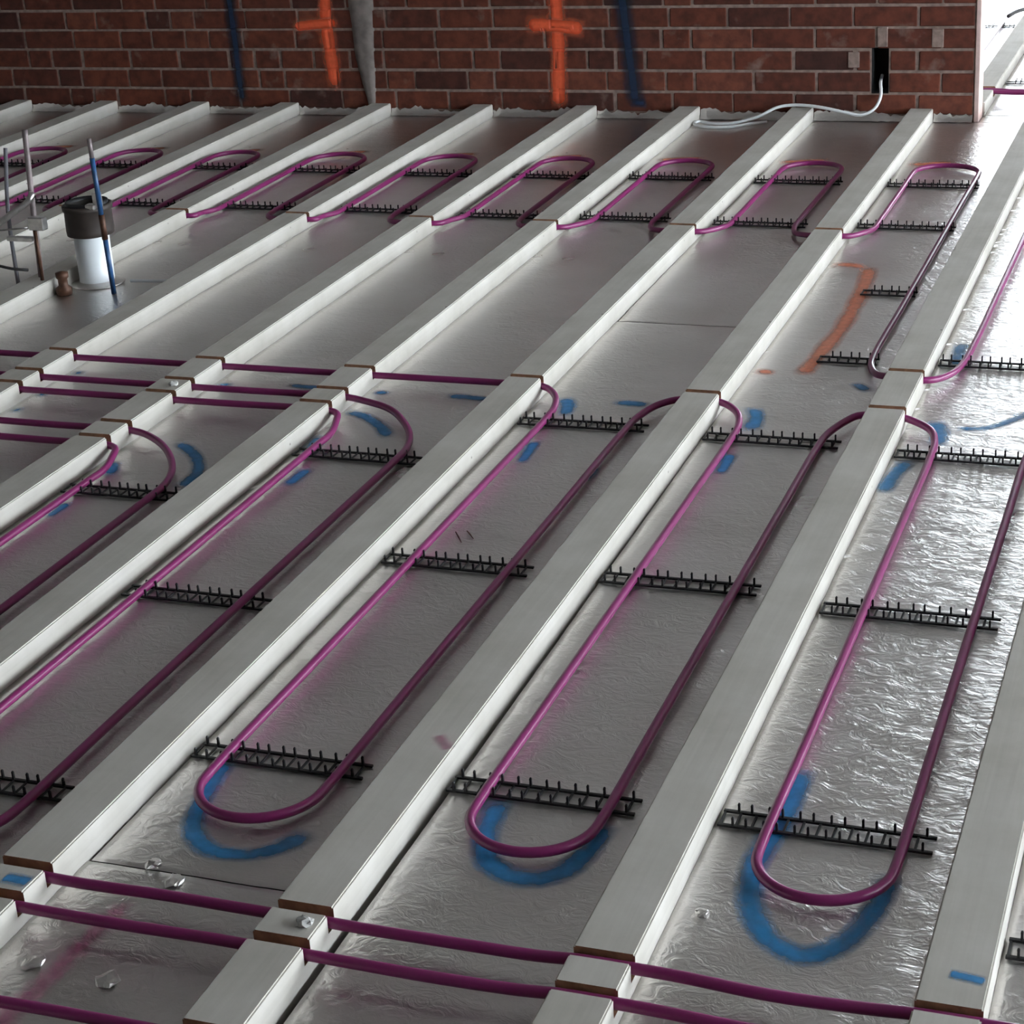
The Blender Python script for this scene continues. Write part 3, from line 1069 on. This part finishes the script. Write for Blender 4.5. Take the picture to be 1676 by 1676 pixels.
# blue stake in painted lengths
e = tag(empty('marker_stake', (-2.442, 2.218, ZF)), 'thin leaning stake painted blue beside the white pipe', 'stake')
top = Vector((-.004, -.012, .482))
def seg(a, b, m_, nm, r=.0080):
    MB().tube([top * a, top * ((a + b) / 2), top * b], r, 8).build(nm, m_, e, True)
seg(.002, .36, 'dblue', 'painted_shaft')
seg(.36, .52, 'copper', 'rusty_sleeve', .0095)
seg(.52, .88, 'dblue', 'painted_shaft')
seg(.88, 1.0, 'dull', 'bare_tip', .0070)
stick('steel_tube', [(-2.682, 2.200, .0005), (-2.676, 2.203, .2), (-2.664, 2.205, .455)], .0090, 'dull', 'pinkish grey upright tube left of the white pipe', 'tube')
stick('steel_tube', [(-2.770, 2.200, ZF), (-2.765, 2.2, .2), (-2.738, 2.2, .40)], .0065, 'gwire', 'thin dark upright tube at the left picture edge', 'tube')
stick('bent_conduit', [(-2.652, 2.178, .272), (-2.660, 2.170, .250), (-2.690, 2.145, .228), (-2.74, 2.105, .192), (-2.86, 2.02, .140), (-3.05, 1.90, .07)], .0100, 'steel', 'shiny bent conduit sloping down to the left edge', 'conduit')
e = tag(empty('steel_bracket', (-2.655, 2.165, 0.0005)), 'bright galvanised bracket arm clamped left of the dark collar', 'bracket')
MB().bevbox(-.012, .042, -.016, .012, .160, .200, .003).build('clamp_block', 'steel', e)
MB().bevbox(-.100, -.010, -.010, .010, .122, .136, .002).build('arm', 'steel', e)
MB().tube([(.0, 0, .0), (.0, 0, .165)], .006, 8).build('support_rod', 'copper', e, True)
b = MB().lathe([(.0, .001), (.024, .001), (.026, .02), (.015, .03), (.015, .05), (.02, .055), (.02, .07), (.0, .075)], 0, 0, 14).build('brown_valve', 'copper', None, True)
b.location = (-2.600, 2.19, ZF)
tag(b, 'small rusty brown valve at the foot of the white pipe', 'valve')
stick('thin_rod', [(-2.45, 2.335, -.042), (-2.36, 2.345, -.042), (-2.268, 2.355, -.042)], .005, 'pvc', 'thin pale rod lying on the foil right of the blue stake', 'rod')
stick('loose_wire', [(-2.67, 2.15, .17), (-2.74, 2.13, .165), (-2.82, 2.10, .168), (-2.95, 2.06, .175)], .003, 'steel', 'thin silver wire stretched left from the bracket', 'wire', 6)
stick('loose_wire', [(-2.67, 2.12, .045), (-2.72, 2.11, .05), (-2.80, 2.09, .075), (-2.88, 2.07, .11)], .0045, 'wire', 'dark sagging wire below the bracket at the left edge', 'wire', 6)
stick('loose_wire', [(-2.77, 2.06, -.046), (-2.775, 2.06, .02), (-2.80, 2.06, .07), (-2.86, 2.05, .11)], .0045, 'wire', 'dark wire hanging down to the joist at the left edge', 'wire', 6)

# ------------------------------------------------------------------ beyond the wall corner
pipe([(-.357, 5.6, ZC), (-.357, 6.4, ZC), (-.357, 7.2, ZC), (-.357, 8.4, ZC)], 'thin sunlit purple pipe running away behind the wall corner')
rail_at(-.357, -.455, 7.02, .160, 0.0, 'short black clip rail furthest away behind the wall corner')
rail_at(-.10, XB + JW + .006, 7.10, .160, 0.0, 'black clip rail at the top right corner of the picture')
stick('black_cable', [(-.33, 7.03, .000), (-.30, 7.10, .010), (-.26, 7.16, .014), (-.19, 7.20, .012), (-.10, 7.21, -.02), (.0, 7.22, -.03)], .009, 'wire', 'black cable lying over the joist behind the wall corner', 'cable')

# ------------------------------------------------------------------ scraps and crumbs
def crumple(name, x, y, z, r, m_, label, cat, seed, flat=0.5, group=None):
    bm = bmesh.new()
    bmesh.ops.create_icosphere(bm, subdivisions=2, radius=r)
    for v in bm.verts:
        d = noise.noise_vector(v.co * (1.3 / r) + Vector((seed, seed * 2, 0))) * r * 0.55
        v.co = Vector(((v.co.x + d.x) * 1.25, v.co.y + d.y, max((v.co.z + d.z) * flat, -r * flat * .5)))
    zmin = min(v.co.z for v in bm.verts)
    for v in bm.verts:
        v.co.z -= zmin
    me = bpy.data.meshes.new(name)
    bm.to_mesh(me)
    bm.free()
    o = link(name, me, m_)
    o.location = (x, y, z)
    o.rotation_euler = (0, 0, seed)
    return tag(o, label, cat, group)

ZS = ZF + .0003
crumple('foil_scrap', -.712, -.628, ZS, .011, 'foil', 'crumpled foil scrap on the dark board seam left of the front blue arc', 'scrap', 1.1)
crumple('foil_scrap', -.655, -.664, ZS, .016, 'foil', 'larger crumpled foil scrap between the board seam and the front pipe', 'scrap', 2.3, .35)
crumple('foil_scrap', -.752, -.906, ZS, .014, 'foil', 'round crumpled foil scrap beside the pink line at bottom left', 'scrap', 3.7, .45)
crumple('foil_scrap', -.625, -.915, ZS, .016, 'foil', 'creased foil scrap between the two nearest pipes at bottom left', 'scrap', 4.9, .35)
crumple('foil_scrap', .138, -.545, ZS, .010, 'foil', 'tiny foil scrap left of the rightmost blue arc', 'scrap', 5.3, .35)
crumple('cement_crumb', -.378, -.780, .0004, .011, 'crumb', 'grey cement crumb on the joist between two front pipe notches', 'crumb', 6.1, .6)
crumple('cement_crumb', -1.742, 1.330, .0004, .012, 'crumb', 'pale crumb on a joist beside the notched pipes at left', 'crumb', 7.7, .6)
for (x0, y0, x1, y1, lab) in ((-.722, .690, -.690, .640, 'short brown wood splinter beside the middle clip rail'), (-.700, .700, -.672, .664, 'thin brown wood splinter lying right of another splinter')):
    o = MB().tube([(0, 0, 0), ((x1 - x0) * .5, (y1 - y0) * .5, .0006), (x1 - x0, y1 - y0, 0)], [.0012, .0018, .0008], 6).build('wood_splinter', 'copper')
    o.location = (x0, y0, ZS + .0016)
    tag(o, lab, 'splinter')
joist_mark(-2, [(-.872, -.785), (-.850, -.785), (-.826, -.787)], .034, 'blue', 'blue sprayed dab')
